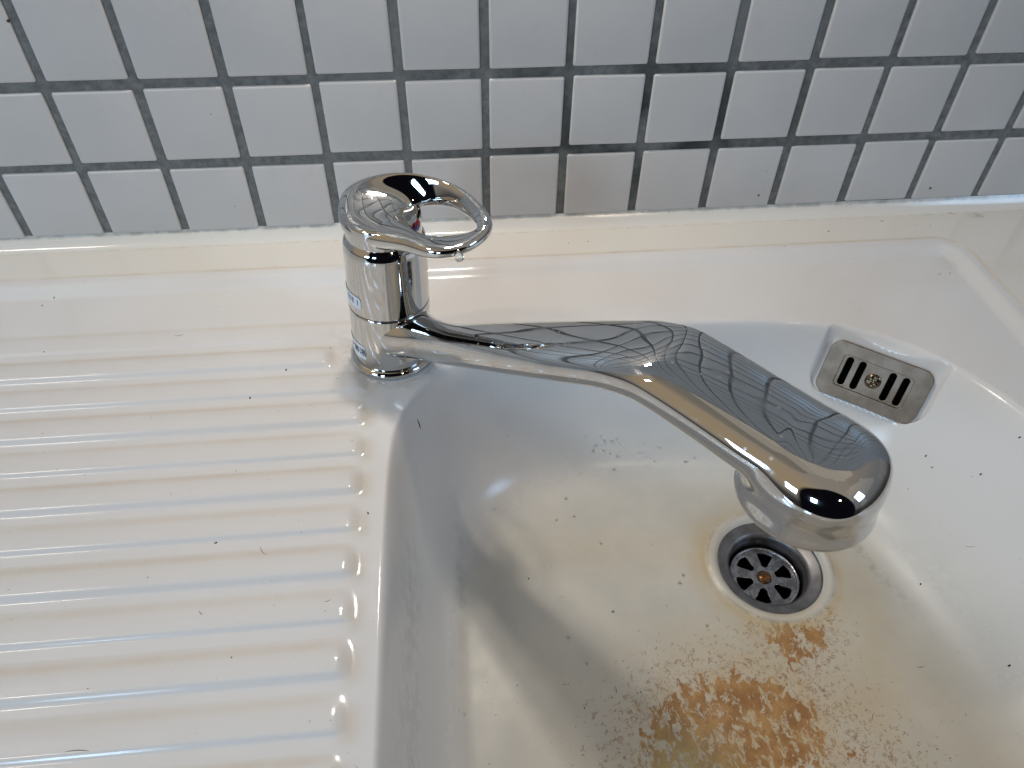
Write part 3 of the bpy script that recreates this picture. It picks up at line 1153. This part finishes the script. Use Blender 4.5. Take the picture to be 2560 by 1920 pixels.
dv, df = droplet_mesh(np.array([277.0, -159.4, 32.4]), 2.2, 1.05, 0, True)
hd = mesh_obj("hanging_droplet", dv, df, m_water)
fix_normals(hd)
tag(hd, "clear water drop hanging under the ring of the faucet lever", "water drop")

# beads of water in the bowl
dv, df = [], []
for _ in range(70):
    if _ < 45:
        px, py = rng.normal(1570, 75), rng.normal(1128, 22)
    else:
        px, py = rng.uniform(1150, 1900), rng.uniform(1080, 1800)
    p = on_sink(px, py)
    r = rng.uniform(.35, 1.15)
    a_, b_ = droplet_mesh(p - np.array([0, 0, .1]), r, .38, rng.uniform(0, 6))
    o0 = len(dv)
    dv += a_
    df += [tuple(k + o0 for k in f_) for f_ in b_]
wd = mesh_obj("water_beads", dv, df, m_water)
fix_normals(wd)
tag(wd, "tiny beads of water scattered over the bowl floor", "water beads", "stuff")

# crumbs of dirt
S_ = 1.15732
pts = [(91, 660), (95, 760), (117, 643), (618, 799), (473, 812), (710, 715), (714, 752), (711, 772), (548, 1079), (576, 1101), (466, 1173), (624, 1103),
       (795, 1109), (1142, 1250), (1144, 1267), (1255, 1020), (1063, 1520), (2060, 500), (2052, 590), (1692, 590), (1478, 568), (1157, 494), (1228, 525),
       (1270, 522), (1980, 485), (2010, 487), (2036, 490), (2212 * .9957, 945), (2118, 1025), (2175, 1300), (2176, 1404), (2180, 1438), (1988, 1262),
       (1262, 1530), (650, 527), (646, 560), (128, 540), (100, 530), (840, 1200), (835, 1470), (838, 1590), (190, 1785 / 1.2), (140, 1610), (905, 915), (930, 945),
       (944, 791), (300, 730), (330, 900), (1930, 470), (1905, 478), (1790, 500), (1960, 900), (2000, 985), (540, 860), (720, 1060), (700, 1275), (500, 1420)]
cv, cf = [], []
for x, y in pts[::1]:
    if rng.uniform() < .3:
        continue
    p = on_sink(x * S_, y * S_)
    if p[1] > -1:
        continue
    r = rng.uniform(.28, .62)
    o0 = len(cv)
    nseg = 7
    cv.append(p + np.array([0, 0, r * .55]))
    el, an = rng.uniform(1.0, 2.0), rng.uniform(0, math.pi)
    for j in range(nseg):
        t = 2 * math.pi * j / nseg
        rr_ = r * rng.uniform(.7, 1.2)
        u, w = rr_ * el * math.cos(t), rr_ * math.sin(t)
        q_ = np.array([u * math.cos(an) - w * math.sin(an), u * math.sin(an) + w * math.cos(an), 0])
        zz = zat(p[0] + q_[0], min(p[1] + q_[1], -.2)) - .03
        cv.append(np.array([p[0] + q_[0], p[1] + q_[1], zz]))
        cf.append((o0, o0 + 1 + j, o0 + 1 + (j + 1) % nseg))
cr_ = mesh_obj("crumbs", cv, cf, m_crumb, smooth=False)
fix_normals(cr_)
tag(cr_, "dark crumbs of dirt scattered over the sink and drainboard", "dirt", "stuff")


# fine hairs and scratches of dirt lying on the enamel
def hair(px, py, L, ang, bend, rad=.11):
    n = 12
    c = on_sink(px * S_, py * S_)
    pts_ = []
    a_ = math.radians(ang)
    x, y = c[0], c[1]
    for i in range(n + 1):
        pts_.append((x, y))
        x += L / n * math.cos(a_)
        y += L / n * math.sin(a_)
        a_ += math.radians(bend) / n
    vv_ = []
    for i, (x, y) in enumerate(pts_):
        k = rad * (1 - abs(2 * i / n - 1) ** 3 * .8)
        dx = pts_[min(i + 1, n)][0] - pts_[max(i - 1, 0)][0]
        dy = pts_[min(i + 1, n)][1] - pts_[max(i - 1, 0)][1]
        l_ = math.hypot(dx, dy)
        nx, ny = -dy / l_, dx / l_
        zc_ = zat(x, min(y, -.3))
        for j in range(5):
            t = 2 * math.pi * j / 5
            vv_.append((x + nx * k * math.cos(t), y + ny * k * math.cos(t), zc_ + k * math.sin(t) + k * .4))
    return vv_, grid_faces(n + 1, 5, False, True)


hv, hf = [], []
for h_ in [(563, 1180, 7, -80, 50), (2025, 595, 5, 20, 40), (375, 725, 6, -20, 60), (2045, 460, 5, 0, -60), (1330, 1500, 5, 60, 60), (1860, 1690 / 1.05, 5, -60, 120),
           (2085, 1180, 4, -50, 20), (140, 1625, 9, 8, -25), (700, 1300, 3, 0, 40), (430, 1320, 3, -60, 30), (1980, 1440, 4, -30, 60), (1890, 1540, 5, 200, 70), (1760, 1500, 4, 30, 90)]:
    a_, b_ = hair(*h_)
    o0 = len(hv)
    hv += a_
    hf += [tuple(k + o0 for k in f_) for f_ in b_]
ho = mesh_obj("hairs", hv, hf, m_crumb)
fix_normals(ho)
tag(ho, "fine dark hairs lying on the sink enamel", "dirt", "stuff")

scene.cycles.use_denoising = True
scene.cycles.max_bounces = 10
scene.cycles.sample_clamp_indirect = 6.0
scene.cycles.caustics_reflective = True
